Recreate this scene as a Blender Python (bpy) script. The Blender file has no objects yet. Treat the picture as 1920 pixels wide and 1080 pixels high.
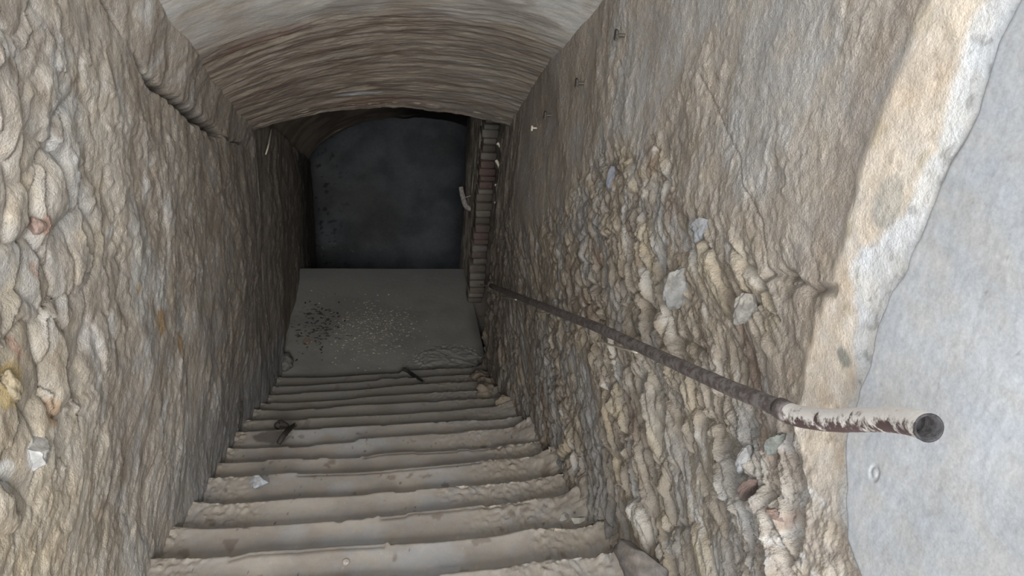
import bpy, bmesh, math, random
import numpy as np
from mathutils import Matrix, Vector
random.seed(7)
C = bpy.context.scene.collection
D = bpy.data
sc = bpy.context.scene

# ------------------------------------------------------------------ camera
F_PX, PITCH, YAW, ROLL = 1420.0, 0.49826, 0.19992, 0.09522
def cam_axes(p, y, r):
    cp, sp, cy, sy = math.cos(p), math.sin(p), math.cos(y), math.sin(y)
    f = np.array([sy*cp, cy*cp, -sp]); rt = np.array([cy, -sy, 0.]); up = np.cross(rt, f)
    c, s = math.cos(r), math.sin(r)
    return c*rt + s*up, -s*rt + c*up, f
CA, CB, CC = cam_axes(PITCH, YAW, ROLL)
cam = D.cameras.new('camera'); co = D.objects.new('camera', cam); C.objects.link(co)
M = Matrix(((CA[0], CB[0], -CC[0], 0), (CA[1], CB[1], -CC[1], 0), (CA[2], CB[2], -CC[2], 0), (0, 0, 0, 1)))
co.matrix_world = M
cam.sensor_width = 36; cam.lens = 36*F_PX/1920; cam.clip_start = .02; cam.clip_end = 100
sc.camera = co

# ------------------------------------------------------------------ light
sc.view_settings.view_transform = 'Standard'; sc.view_settings.look = 'None'
sc.view_settings.gamma = 1; sc.view_settings.exposure = 0.42
sc.view_settings.use_curve_mapping = False
w = D.worlds.new('sky'); sc.world = w; w.use_nodes = True
bg = w.node_tree.nodes['Background']; bg.inputs[0].default_value = (.90, .95, 1, 1); bg.inputs[1].default_value = 2.0
def area(name, loc, target, sx, sy, power, col):
    l = D.lights.new(name, 'AREA'); l.shape = 'RECTANGLE'; l.size = sx; l.size_y = sy
    l.energy = power; l.color = col
    o = D.objects.new(name, l); C.objects.link(o); o.location = loc
    o.rotation_euler = (Vector(target)-Vector(loc)).to_track_quat('-Z', 'Y').to_euler()
    return o
area('daylight_opening', (.25, -2.9, .95), (.1, 5.0, -2.6), 2.2, 1.5, 300, (1, .975, .94))

# ------------------------------------------------------------------ numeric noise
def _hash(ix, iy, iz, seed):
    h = (ix.astype(np.int64)*374761393 + iy.astype(np.int64)*668265263 + iz.astype(np.int64)*2147483647 + seed*974634777) & 0xffffffff
    h = ((h ^ (h >> 13))*1274126177) & 0xffffffff
    h = ((h ^ (h >> 16))*2246822519) & 0xffffffff
    h = h ^ (h >> 15)
    return (h & 0xffffff)/float(0xffffff)
def vnoise(x, y, seed=0):
    """smooth 2-D gradient noise, about -1..1"""
    x = np.asarray(x, float); y = np.asarray(y, float)
    ix = np.floor(x); iy = np.floor(y); fx = x-ix; fy = y-iy
    z = np.zeros_like(ix)
    def g(a, b):
        t = _hash(ix+a, iy+b, z, seed)*2*np.pi
        return np.cos(t)*(fx-a) + np.sin(t)*(fy-b)
    u = fx**3*(fx*(fx*6-15)+10); v = fy**3*(fy*(fy*6-15)+10)
    n0 = g(0, 0)*(1-u)+g(1, 0)*u; n1 = g(0, 1)*(1-u)+g(1, 1)*u
    return (n0*(1-v)+n1*v)*1.5
def fbm(x, y, seed=0, o=4, gain=.5):
    s = 0; a = 1; t = 0
    for i in range(o):
        s = s + a*vnoise(x*2**i+i*7.3, y*2**i-i*3.1, seed+i); t += a; a *= gain
    return s/t
def ridged(x, y, seed=0, o=3):
    s = 0; a = 1; t = 0
    for i in range(o):
        n = 1-np.abs(vnoise(x*2**i+i*5.1, y*2**i+i*9.7, seed+i))*1.6
        s = s + a*n; t += a; a *= .5
    return s/t
def worley(x, y, seed=0, jit=.9):
    ix = np.floor(x); iy = np.floor(y)
    f1 = np.full(np.shape(x), 9.); f2 = f1.copy(); cid = f1*0
    z = np.zeros_like(ix)
    for a in (-1, 0, 1):
        for b in (-1, 0, 1):
            cx, cy = ix+a, iy+b
            px = cx+.5+jit*(_hash(cx, cy, z, seed)-.5); py = cy+.5+jit*(_hash(cx, cy, z+1, seed)-.5)
            d = np.hypot(px-x, py-y); r = _hash(cx, cy, z+2, seed)
            near = d < f1
            f2 = np.where(near, f1, np.minimum(f2, d)); cid = np.where(near, r, cid); f1 = np.where(near, d, f1)
    return f1, f2, cid
def sm(a, b, x):
    t = np.clip((x-a)/(b-a), 0, 1); return t*t*(3-2*t)
def srgb(r, g, b):
    m = (r+g+b)/3; r, g, b = [m+.60*(q-m) for q in (r, g, b)]
    return np.array([((c/255)/12.92 if c/255 < .04045 else ((c/255+.055)/1.055)**2.4) for c in (r, g, b)])
def mix(A, B, m):
    A = np.broadcast_to(A, m.shape+(3,)); B = np.broadcast_to(B, m.shape+(3,))
    return A*(1-m[..., None]) + B*m[..., None]

# ------------------------------------------------------------------ materials
def new_mat(name):
    m = D.materials.new(name); m.use_nodes = True; nt = m.node_tree
    return m, nt, nt.nodes['Principled BSDF']
def earth(name, base=None, scale=(1, 1, 1), rough=.85, bump=.5, var=.25, fine=60, dist=.01, spec=.25):
    """dried mud / plaster: vertex colour or flat base, noise variation and bump, stretched by scale"""
    m, nt, p = new_mat(name); N = nt.nodes; L = nt.links
    tc = N.new('ShaderNodeTexCoord'); mp = N.new('ShaderNodeMapping'); mp.inputs['Scale'].default_value = scale
    L.new(tc.outputs['Object'], mp.inputs[0])
    n1 = N.new('ShaderNodeTexNoise'); n1.inputs['Scale'].default_value = fine*.35; n1.inputs['Detail'].default_value = 8; n1.inputs['Roughness'].default_value = .65
    n2 = N.new('ShaderNodeTexNoise'); n2.inputs['Scale'].default_value = fine*1.8; n2.inputs['Detail'].default_value = 6; n2.inputs['Roughness'].default_value = .6
    L.new(mp.outputs[0], n1.inputs[0]); L.new(mp.outputs[0], n2.inputs[0])
    if base is None:
        a = N.new('ShaderNodeAttribute'); a.attribute_name = 'Col'; src = a.outputs['Color']; ra = a.outputs['Alpha']
    else:
        a = N.new('ShaderNodeRGB'); a.outputs[0].default_value = tuple(base)+(1,); src = a.outputs[0]; ra = None
    mr = N.new('ShaderNodeMapRange'); mr.inputs[1].default_value = .3; mr.inputs[2].default_value = .7
    mr.inputs[3].default_value = 1-var; mr.inputs[4].default_value = 1+var
    av = N.new('ShaderNodeMath'); av.operation = 'MULTIPLY_ADD'; av.inputs[1].default_value = .5
    hf = N.new('ShaderNodeMath'); hf.operation = 'MULTIPLY'; hf.inputs[1].default_value = .5
    L.new(n2.outputs[0], hf.inputs[0]); L.new(n1.outputs[0], av.inputs[0]); L.new(hf.outputs[0], av.inputs[2])
    L.new(av.outputs[0], mr.inputs[0])
    mx = N.new('ShaderNodeVectorMath'); mx.operation = 'SCALE'
    L.new(src, mx.inputs[0]); L.new(mr.outputs[0], mx.inputs['Scale'])
    # hue drift between warm and cool dirt
    n3 = N.new('ShaderNodeTexNoise'); n3.inputs['Scale'].default_value = fine*.12; n3.inputs['Detail'].default_value = 5
    L.new(mp.outputs[0], n3.inputs[0])
    rp = N.new('ShaderNodeValToRGB'); rp.color_ramp.elements[0].position = .35; rp.color_ramp.elements[1].position = .65
    rp.color_ramp.elements[0].color = (1.03, 1.0, .95, 1); rp.color_ramp.elements[1].color = (.98, 1.0, 1.03, 1)
    L.new(n3.outputs[0], rp.inputs[0])
    mm = N.new('ShaderNodeVectorMath'); mm.operation = 'MULTIPLY'
    L.new(mx.outputs[0], mm.inputs[0]); L.new(rp.outputs[0], mm.inputs[1]); L.new(mm.outputs[0], p.inputs['Base Color'])
    ad = N.new('ShaderNodeMath'); ad.operation = 'ADD'
    L.new(n1.outputs[0], ad.inputs[0])
    sc2 = N.new('ShaderNodeMath'); sc2.operation = 'MULTIPLY'; sc2.inputs[1].default_value = .5
    L.new(n2.outputs[0], sc2.inputs[0]); L.new(sc2.outputs[0], ad.inputs[1])
    bp = N.new('ShaderNodeBump'); bp.inputs['Distance'].default_value = dist; bp.inputs['Strength'].default_value = bump
    if ra is not None:
        ml = N.new('ShaderNodeMath'); ml.operation = 'MULTIPLY'; ml.inputs[1].default_value = bump
        L.new(ra, ml.inputs[0]); L.new(ml.outputs[0], bp.inputs['Strength'])
    L.new(ad.outputs[0], bp.inputs['Height']); L.new(bp.outputs[0], p.inputs['Normal'])
    p.inputs['Roughness'].default_value = rough
    p.inputs['Specular IOR Level'].default_value = spec
    return m
M_WALL = earth('rough_mud_plaster', None, (1, .9, 1.05), .88, 1.0, .22, 95, .012)
M_LWALL = earth('scaled_lime_mud', None, (1, .9, 1.05), .85, 1.0, .22, 85, .012)
M_VAULT = earth('vault_render', None, (.6, 1.8, 1.4), .85, .7, .16, 50, .01)
M_STEP = earth('muddy_concrete', None, (1, 1, 1), .85, .5, .10, 110, .005)
M_BACK = earth('damp_plaster', None, (1, 1, 1), .7, .4, .2, 12, .01)
M_BRICK = earth('dusty_brick', None, (1, 1, 1), .9, .8, .25, 60, .006)
M_STONE = earth('bare_stone', None, (1, 1, 1), .8, .8, .25, 60, .006)
M_CLAY = earth('clay_clod', srgb(140, 124, 104), (1, 1, 1), .9, .9, .3, 60, .008)
M_CLAY2 = earth('dry_straw', srgb(176, 168, 150), (1, 1, 1), .9, .5, .2, 90, .004)
M_WOOD = earth('dark_wet_twig', srgb(62, 55, 50), (1, 1, 1), .6, .8, .4, 90, .004)
M_PALEWOOD = earth('pale_root', srgb(196, 182, 160), (1, 1, 1), .8, .7, .3, 90, .004)

def metal(name, a, b, thr, scale, rough=.6, met=.2):
    m, nt, p = new_mat(name); N = nt.nodes; L = nt.links
    tc = N.new('ShaderNodeTexCoord')
    n = N.new('ShaderNodeTexNoise'); n.inputs['Scale'].default_value = scale; n.inputs['Detail'].default_value = 9; n.inputs['Roughness'].default_value = .7
    L.new(tc.outputs['Object'], n.inputs[0])
    r = N.new('ShaderNodeValToRGB'); r.color_ramp.elements[0].position = thr-.06; r.color_ramp.elements[1].position = thr+.06
    r.color_ramp.elements[0].color = tuple(a)+(1,); r.color_ramp.elements[1].color = tuple(b)+(1,)
    L.new(n.outputs[0], r.inputs[0]); L.new(r.outputs[0], p.inputs['Base Color'])
    bp = N.new('ShaderNodeBump'); bp.inputs['Distance'].default_value = .003; bp.inputs['Strength'].default_value = .8
    L.new(n.outputs[0], bp.inputs['Height']); L.new(bp.outputs[0], p.inputs['Normal'])
    p.inputs['Roughness'].default_value = rough; p.inputs['Metallic'].default_value = met
    return m
M_PIPE = metal('rusted_pipe', srgb(88, 74, 70), srgb(122, 112, 110), .5, 40)
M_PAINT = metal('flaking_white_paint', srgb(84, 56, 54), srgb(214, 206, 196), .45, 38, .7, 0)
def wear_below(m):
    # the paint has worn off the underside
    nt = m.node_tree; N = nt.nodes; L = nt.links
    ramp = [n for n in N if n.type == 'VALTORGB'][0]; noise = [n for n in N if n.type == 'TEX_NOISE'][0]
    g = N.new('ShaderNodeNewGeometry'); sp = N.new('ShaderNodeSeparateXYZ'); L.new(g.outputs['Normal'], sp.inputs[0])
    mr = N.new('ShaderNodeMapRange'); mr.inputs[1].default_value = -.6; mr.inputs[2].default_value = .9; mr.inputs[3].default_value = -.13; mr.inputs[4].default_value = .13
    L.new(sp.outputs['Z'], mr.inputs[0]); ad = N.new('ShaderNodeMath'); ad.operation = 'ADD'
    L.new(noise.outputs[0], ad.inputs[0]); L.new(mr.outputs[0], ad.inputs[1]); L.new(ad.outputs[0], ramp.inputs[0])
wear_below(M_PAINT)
M_DARKMETAL = metal('old_iron', srgb(52, 48, 44), srgb(96, 86, 74), .5, 60)
M_HOOK = metal('dusty_pipe', srgb(140, 130, 122), srgb(176, 166, 156), .5, 40, .8, 0)
M_HOLLOW = metal('pipe_bore', srgb(34, 32, 34), srgb(58, 55, 58), .5, 50, .9, 0)

# ------------------------------------------------------------------ mesh helpers
def link(o, parent=None, kind=None, label=None, cat=None, group=None):
    C.objects.link(o)
    if parent is not None: o.parent = parent
    if kind: o['kind'] = kind
    if label: o['label'] = label
    if cat: o['category'] = cat
    if group: o['group'] = group
    return o
def mesh_obj(name, V, Fc, mat, col=None, smooth=True, **kw):
    me = D.meshes.new(name)
    V = np.asarray(V, np.float32)
    if isinstance(Fc, np.ndarray):
        nf, k = Fc.shape
        me.vertices.add(len(V)); me.vertices.foreach_set('co', V.ravel())
        me.loops.add(nf*k); me.loops.foreach_set('vertex_index', Fc.astype(np.int32).ravel())
        me.polygons.add(nf); me.polygons.foreach_set('loop_start', np.arange(0, nf*k, k, dtype=np.int32))
        me.update(calc_edges=True); me.validate()
    else:
        me.from_pydata(V.tolist(), [], Fc); me.update()
    me.polygons.foreach_set('use_smooth', [smooth]*len(me.polygons))
    if col is not None:
        a = me.color_attributes.new('Col', 'FLOAT_COLOR', 'POINT')
        col = np.asarray(col, np.float32)
        if col.shape[1] == 3: col = np.hstack([col, np.ones((len(col), 1), np.float32)])
        a.data.foreach_set('color', col.ravel())
    me.materials.append(mat)
    return link(D.objects.new(name, me), **kw)
def sheet(name, P, Pback, col, mat, flip=False, **kw):
    """a closed slab: detailed front grid P[ny,nx,3], flat back grid Pback on the same lattice border"""
    ny, nx = P.shape[:2]
    idx = np.arange(ny*nx).reshape(ny, nx)
    q = np.stack([idx[:-1, :-1], idx[:-1, 1:], idx[1:, 1:], idx[1:, :-1]], -1).reshape(-1, 4)
    V = [P.reshape(-1, 3)]; Cc = [col.reshape(-1, col.shape[-1])]
    # border loop
    loop = np.concatenate([idx[0, :], idx[1:, -1], idx[-1, -2::-1], idx[-2:0:-1, 0]])
    nb = len(loop); base = ny*nx
    V.append(Pback.reshape(-1, 3)[loop]); Cc.append(col.reshape(-1, col.shape[-1])[loop])
    b = base+np.arange(nb); l2 = np.roll(loop, -1); b2 = np.roll(b, -1)
    sk = np.stack([loop, b, b2, l2], -1)
    # back: four-corner quads (planar enough)
    cs = [0, nx-1, nx-1+ny-1, nx-1+ny-1+nx-1]
    V = np.concatenate(V); Cc = np.concatenate(Cc)
    qs = np.concatenate([q, sk])
    if flip: qs = qs[:, ::-1]
    return mesh_obj(name, V, qs, mat, Cc, **kw)
def at(px, py, n, k):
    """point where the sight line through a photo pixel meets the plane n.p = k"""
    d = (px-960)/F_PX*CA - (py-540)/F_PX*CB + CC
    return d*(k/np.dot(n, d))

NOSE = lambda Y: -1.465-.462*Y          # line of the stair nosings
RW = lambda Y: 1.0+0*Y

# ------------------------------------------------------------------ right wall
def blob(U, Z, u0, z0, ru, rz, seed=0, rag=.35, ang=0):
    du, dz = U-u0, Z-z0
    c, s = math.cos(ang), math.sin(ang)
    a, b = (c*du+s*dz)/ru, (-s*du+c*dz)/rz
    r = np.hypot(a, b)*(1+rag*fbm(U*22, Z*22, 900+seed, 3))
    return 1-sm(.75, 1.1, r)
def build_right_wall():
    ys = np.concatenate([np.linspace(-1.6, .7, 50)[:-1], .7*np.exp(np.linspace(0, math.log(5.98/.7), 900))])
    t = np.concatenate([np.linspace(0, 1, 820)**1.0])
    Y, T = np.meshgrid(ys, t)
    ztop = np.minimum(1.9, .9-.6*(Y-1.2)+.30)
    zbot = np.maximum(NOSE(Y)-.55, -4.7); zbot = np.where(Y < .6, -2.3, zbot)
    Z = zbot+(ztop-zbot)*T
    # boundaries of the plaster coats (distance along the wall as a function of height)
    zb = [-1.25, -1.08, -1.0, -.88, -.75, -.68, -.53, -.3, -.13, 1.9]
    YB = np.interp(Z, [-2.4, -1.30, -1.21, -1.17, -1.10, -1.02, -.92, -.75, -.62, -.47, -.28, -.13, 1.9],
                      [.45, .80, .92, 1.02, 1.07, 1.10, 1.13, 1.14, 1.14, 1.12, 1.11, 1.11, 1.08])
    YB = YB+.012*fbm(Y*6, Z*12, 5, 4)+.02*fbm(0*Y, Z*5, 6, 2)
    YA = np.interp(Z, [-2.4, -1.5, -1.15, -1.06, -.86, -.64, -.5, -.28, -.13, 1.9],
                      [.75, 1.02, 1.25, 1.33, 1.36, 1.34, 1.36, 1.35, 1.31, 1.30])
    YA = YA+.03*fbm(Y*4, Z*7, 8, 4)
    grey = 1-sm(-.006, .006, Y-YB)
    tan = (1-sm(-.02, .03, Y-YA))*(1-grey)
    mud = 1-np.clip(grey+tan, 0, 1)
    low = sm(.05, .5, (-.95-.46*(Y-1.3))-Z)          # below the hand rail
    d = np.maximum(0, (-.55-.46*(Y-1.3))-Z)
    U = Y+.75*d
    wx = .10*fbm(Y*3, Z*3, 11, 3); wz = .10*fbm(Y*3, Z*3, 12, 3)
    # zone of lumpy stone work
    top = np.interp(Y, [1.2, 1.5, 2.0, 2.5, 3.0, 3.4, 4.4, 5.2, 6], [-.98, -.80, -.83, -.80, -.92, -1.2, -1.98, -2.35, -2.6])
    lump = sm(-.06, .14, top+.12*fbm(Y*3, Z*3, 20, 3)-Z)*mud
    sandy = blob(Y, Z, 1.42, -.98, .10, .26, 1)*(1-low)
    lump = lump*(1-.8*sandy)
    far = sm(2.6, 4.2, Y)
    h = .020*fbm(Y*1.3, Z*1.3, 30, 3)*(1-grey)
    # stones
    a = 1-.45*far
    f1, f2, cid = worley((U+1.6*wx)*8*a, (Z+1.6*wz)*6.4, 41, 1.0)
    dome = np.clip(f2-f1, 0, .6)/.6
    h1 = .038*np.sqrt(dome+1e-4)*(.3+cid)
    f1b, f2b, cidb = worley((U+.6*wx)*19, (Z+.6*wz)*15, 47)
    h1 += .016*np.sqrt(np.clip(f2b-f1b, 0, .5)*2+1e-4)*(.2+cidb)
    h1 += .032*(1-np.abs(fbm((U+wx)*6.5, (Z+wz)*4.6, 50, 5, .6))*2)
    fine = fbm(U*42, Z*38, 60, 4, .7)
    h1 += .009*fine+.016*fbm(U*14, Z*9, 61, 5, .65)
    big = .6+.7*sm(-.3, .3, fbm(U*1.8, Z*1.6, 89, 3))
    h += (h1-.055)*lump*(1.0-.45*far)*big
    # smoother coat above with shallow vertical flakes
    rip = ridged((Y+.6*wx-.1*Z)*8+.6*fbm(Y*5, Z*5, 71, 2), (Z+wz)*5.5, 70, 4)
    st = fbm((Y+wx)*13, (Z+wz)*7, 75, 5, .6)
    flake = sm(.0, .14, fbm((Y-.15*Z)*9, Z*4.2, 78, 4))
    h2 = .013*fbm((Y-.1*Z)*3, Z*2.6, 75, 6, .5)
    for q, (fa, fb_, am) in enumerate([(3.6, 3.0, .004), (6.5, 5.5, .0035), (12, 10, .002), (22, 18, .0012)]):
        v = fbm((Y-.12*Z+.3*wx)*fa, (Z+.3*wz)*fb_, 78+q*3, 4, .55)
        h2 = h2 + am*(sm(.02, .07, v)+.7*sm(-.2, -.16, v))
    h2 = h2 + .0016*fbm(Y*48, Z*48, 77, 3)
    calm = sm(-.05, .3, fbm(Y*1.7+2, Z*1.5, 88, 4))
    h2 = h2*(1-.6*calm)*.85
    h2 = h2*(1-.55*sm(3.0, 4.2, Y)*(1-sm(5.0, 5.3, Y)))
    h += h2*mud*(1-lump)
    # vertical erosion ribs towards the far end
    h += .035*fbm(Y*8, Z*1.3+wx*2, 80, 4, .6)*sm(4.9, 5.35, Y)*mud
    # tan / white coat and the broken edge of the grey plaster
    h += tan*(.012+.004*fbm(Y*14, Z*14, 85, 5)+.004*(fbm(Y*5, Z*5, 86, 3)))
    lip = np.exp(-((Y-YB-.004)/.007)**2)
    h += grey*(.026+.003*fbm(Y*3, Z*3, 90, 2)+.0006*fbm(Y*50, Z*50, 91, 3)) - .010*lip*(.6+.8*fbm(Y*2, Z*9, 92, 3))
    rub = sm(-1.05, -1.25, Z)*(1-sm(1.3, 1.5, Y))*(1-grey)       # rubble under the rail end
    h += rub*(.016*fbm(Y*12, Z*10, 95, 5, .65)+.008*fine)
    q = at(1640, 887, np.array([1., 0, 0]), .975)
    rr = np.hypot(Y-q[1], (Z-q[2])*.8); h -= .004*np.exp(-((rr-.011)/.003)**2)
    # crack under the pale coat
    crack = lambda pts, wdt: np.clip(1-np.min([np.hypot(Y-(y0+(y1-y0)*np.clip(((Y-y0)*(y1-y0)+(Z-z0)*(z1-z0))/((y1-y0)**2+(z1-z0)**2), 0, 1)),
                            Z-(z0+(z1-z0)*np.clip(((Y-y0)*(y1-y0)+(Z-z0)*(z1-z0))/((y1-y0)**2+(z1-z0)**2), 0, 1)))
                            for (y0, z0), (y1, z1) in zip(pts[:-1], pts[1:])], 0)/wdt, 0, 1)
    h -= .022*crack([(1.33, -.745), (1.38, -.77), (1.42, -.80), (1.5, -.80), (1.62, -.86), (1.66, -1.0)], .018)
    h -= .006*crack([(2.3, -.50), (2.12, -.56), (1.9, -.63), (1.82, -.69), (1.7, -.74), (1.62, -.86)], .006)
    # colours
    A = srgb(182, 168, 152); B = srgb(164, 150, 134); G = srgb(178, 175, 172); O = srgb(190, 170, 134); R = srgb(134, 104, 86); W = srgb(196, 190, 182); K = srgb(104, 92, 80)
    n1 = fbm(Y*2.1, Z*2.1, 100, 5); n2 = fbm(Y*2.4+5, Z*2.0, 101, 5); n3 = fbm(U*9, Z*4, 102, 4)
    c = mix(A, B, sm(-.25, .3, n1))
    c = mix(c, G, sm(.05, .35, n2+.22*sm(-.9, -.3, Z))*.75)
    c = mix(c, srgb(172, 168, 164), calm*.3)
    cs = mix(srgb(158, 143, 124), O, sm(.6, .9, cid)*.55)
    cs = mix(cs, G, sm(.0, .25, .25-cid)*.8)
    cs = mix(cs, K, sm(.05, .4, n3)*.5)
    cs = mix(cs, R, sm(.22, .45, fbm(U*5, Z*3, 104, 4))*.7)
    cs = mix(cs, W, sm(.2, .42, fbm(U*11, Z*4, 105, 4))*.8); cs = mix(cs, srgb(150, 152, 154), sm(.0, .3, fbm(U*3, Z*1.7, 106, 4)+.25*low-.1)*.6)
    c = c*(1-lump[..., None])+cs*lump[..., None]
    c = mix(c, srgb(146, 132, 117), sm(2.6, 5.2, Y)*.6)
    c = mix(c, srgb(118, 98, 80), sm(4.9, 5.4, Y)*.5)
    # stain/wash of brown down the near edge of the mud coat
    c = mix(c, srgb(150, 128, 108), np.exp(-((Y-YA-.07)/.06)**2)*.5)
    c = mix(c, srgb(188, 172, 148), lump*np.exp(-((Y-1.9)/.5)**2)*.2)
    tc = mix(srgb(236, 218, 196), srgb(226, 202, 174), sm(-.2, .3, fbm(Y*7, Z*5, 110, 4)))
    tc = mix(tc, srgb(200, 178, 134), sm(.15, .4, fbm(Y*9, Z*9, 111, 4))*.5)
    wid = np.interp(Z, [-1.4, -1.05, -.9, -.7, -.62, -.5, -.3, .2], [.13, .03, .04, .11, .13, .05, .06, .09])
    lime = 1-sm(-.012, .02, (Y-YB)-wid*(1+.5*fbm(Y*9, Z*9, 112, 4)))
    tc = mix(tc, srgb(232, 233, 234), lime)
    tc = mix(tc, srgb(150, 148, 142), sm(.22, .4, fbm(Y*26, Z*26, 113, 4))*.5*lime)
    tc = mix(tc, srgb(178, 175, 166), blob(Y, Z, 1.24, -.5, .04, .06, 5)*.7)
    tc = mix(tc, srgb(168, 168, 158), blob(Y, Z, 1.235, -.86, .026, .022, 6))
    tc = mix(tc, srgb(170, 150, 132), sm(.3, .5, fbm(Y*24, Z*18, 117, 4))*.4)
    # pinkish, white and grey rubble below the rail end
    rc = mix(srgb(198, 184, 166), srgb(176, 158, 140), sm(-.2, .2, fbm(Y*16, Z*12, 114, 5)))
    rc = mix(rc, srgb(216, 212, 206), sm(.1, .3, fbm(Y*12+3, Z*9, 115, 4)))
    rc = mix(rc, srgb(188, 142, 124), sm(.2, .42, fbm(Y*11, Z*9+7, 116, 4))*.8)
    rc = mix(rc, srgb(128, 112, 100), sm(-1.42, -1.6, Z+.1*fbm(Y*8, Z*8, 118, 3))*.7)
    tc = tc*(1-rub[..., None])+rc*rub[..., None]
    tc = mix(tc, srgb(120, 100, 82), sm(.035, .0, np.abs(fbm(Y*9, Z*5, 119, 4)))*.30*sm(.0, .2, fbm(Y*3, Z*3, 122, 2)))
    tc = tc*.82
    c = c*(1-tan[..., None])+tc*tan[..., None]
    c = c*(1-.6*(rub*mud)[..., None])+rc*.6*(rub*mud)[..., None]
    gc = mix(srgb(168, 172, 178), srgb(158, 162, 168), sm(-.3, .3, fbm(Y*2.5, Z*2.5, 120, 3)))
    spots = sm(.62, .7, fbm(Y*40, Z*40, 121, 2)); gc = mix(gc, srgb(120, 120, 122), spots*.6)
    c = c*(1-grey[..., None])+gc*grey[..., None]
    edge = np.exp(-((Y-YB-.006)/.0035)**2)*sm(-.1, .25, fbm(Y*2, Z*5, 123, 3))
    c = mix(c, srgb(92, 88, 84), edge*.8)  # crack shadow along the lip, painted into the colour
    al = np.clip(1-grey*.92-tan*.45, .06, 1)
    P = np.stack([RW(Y)-h, Y, Z], -1); Pb = np.stack([RW(Y)+.18, Y, Z], -1)
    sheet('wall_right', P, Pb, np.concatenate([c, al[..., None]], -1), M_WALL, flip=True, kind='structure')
build_right_wall()

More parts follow.
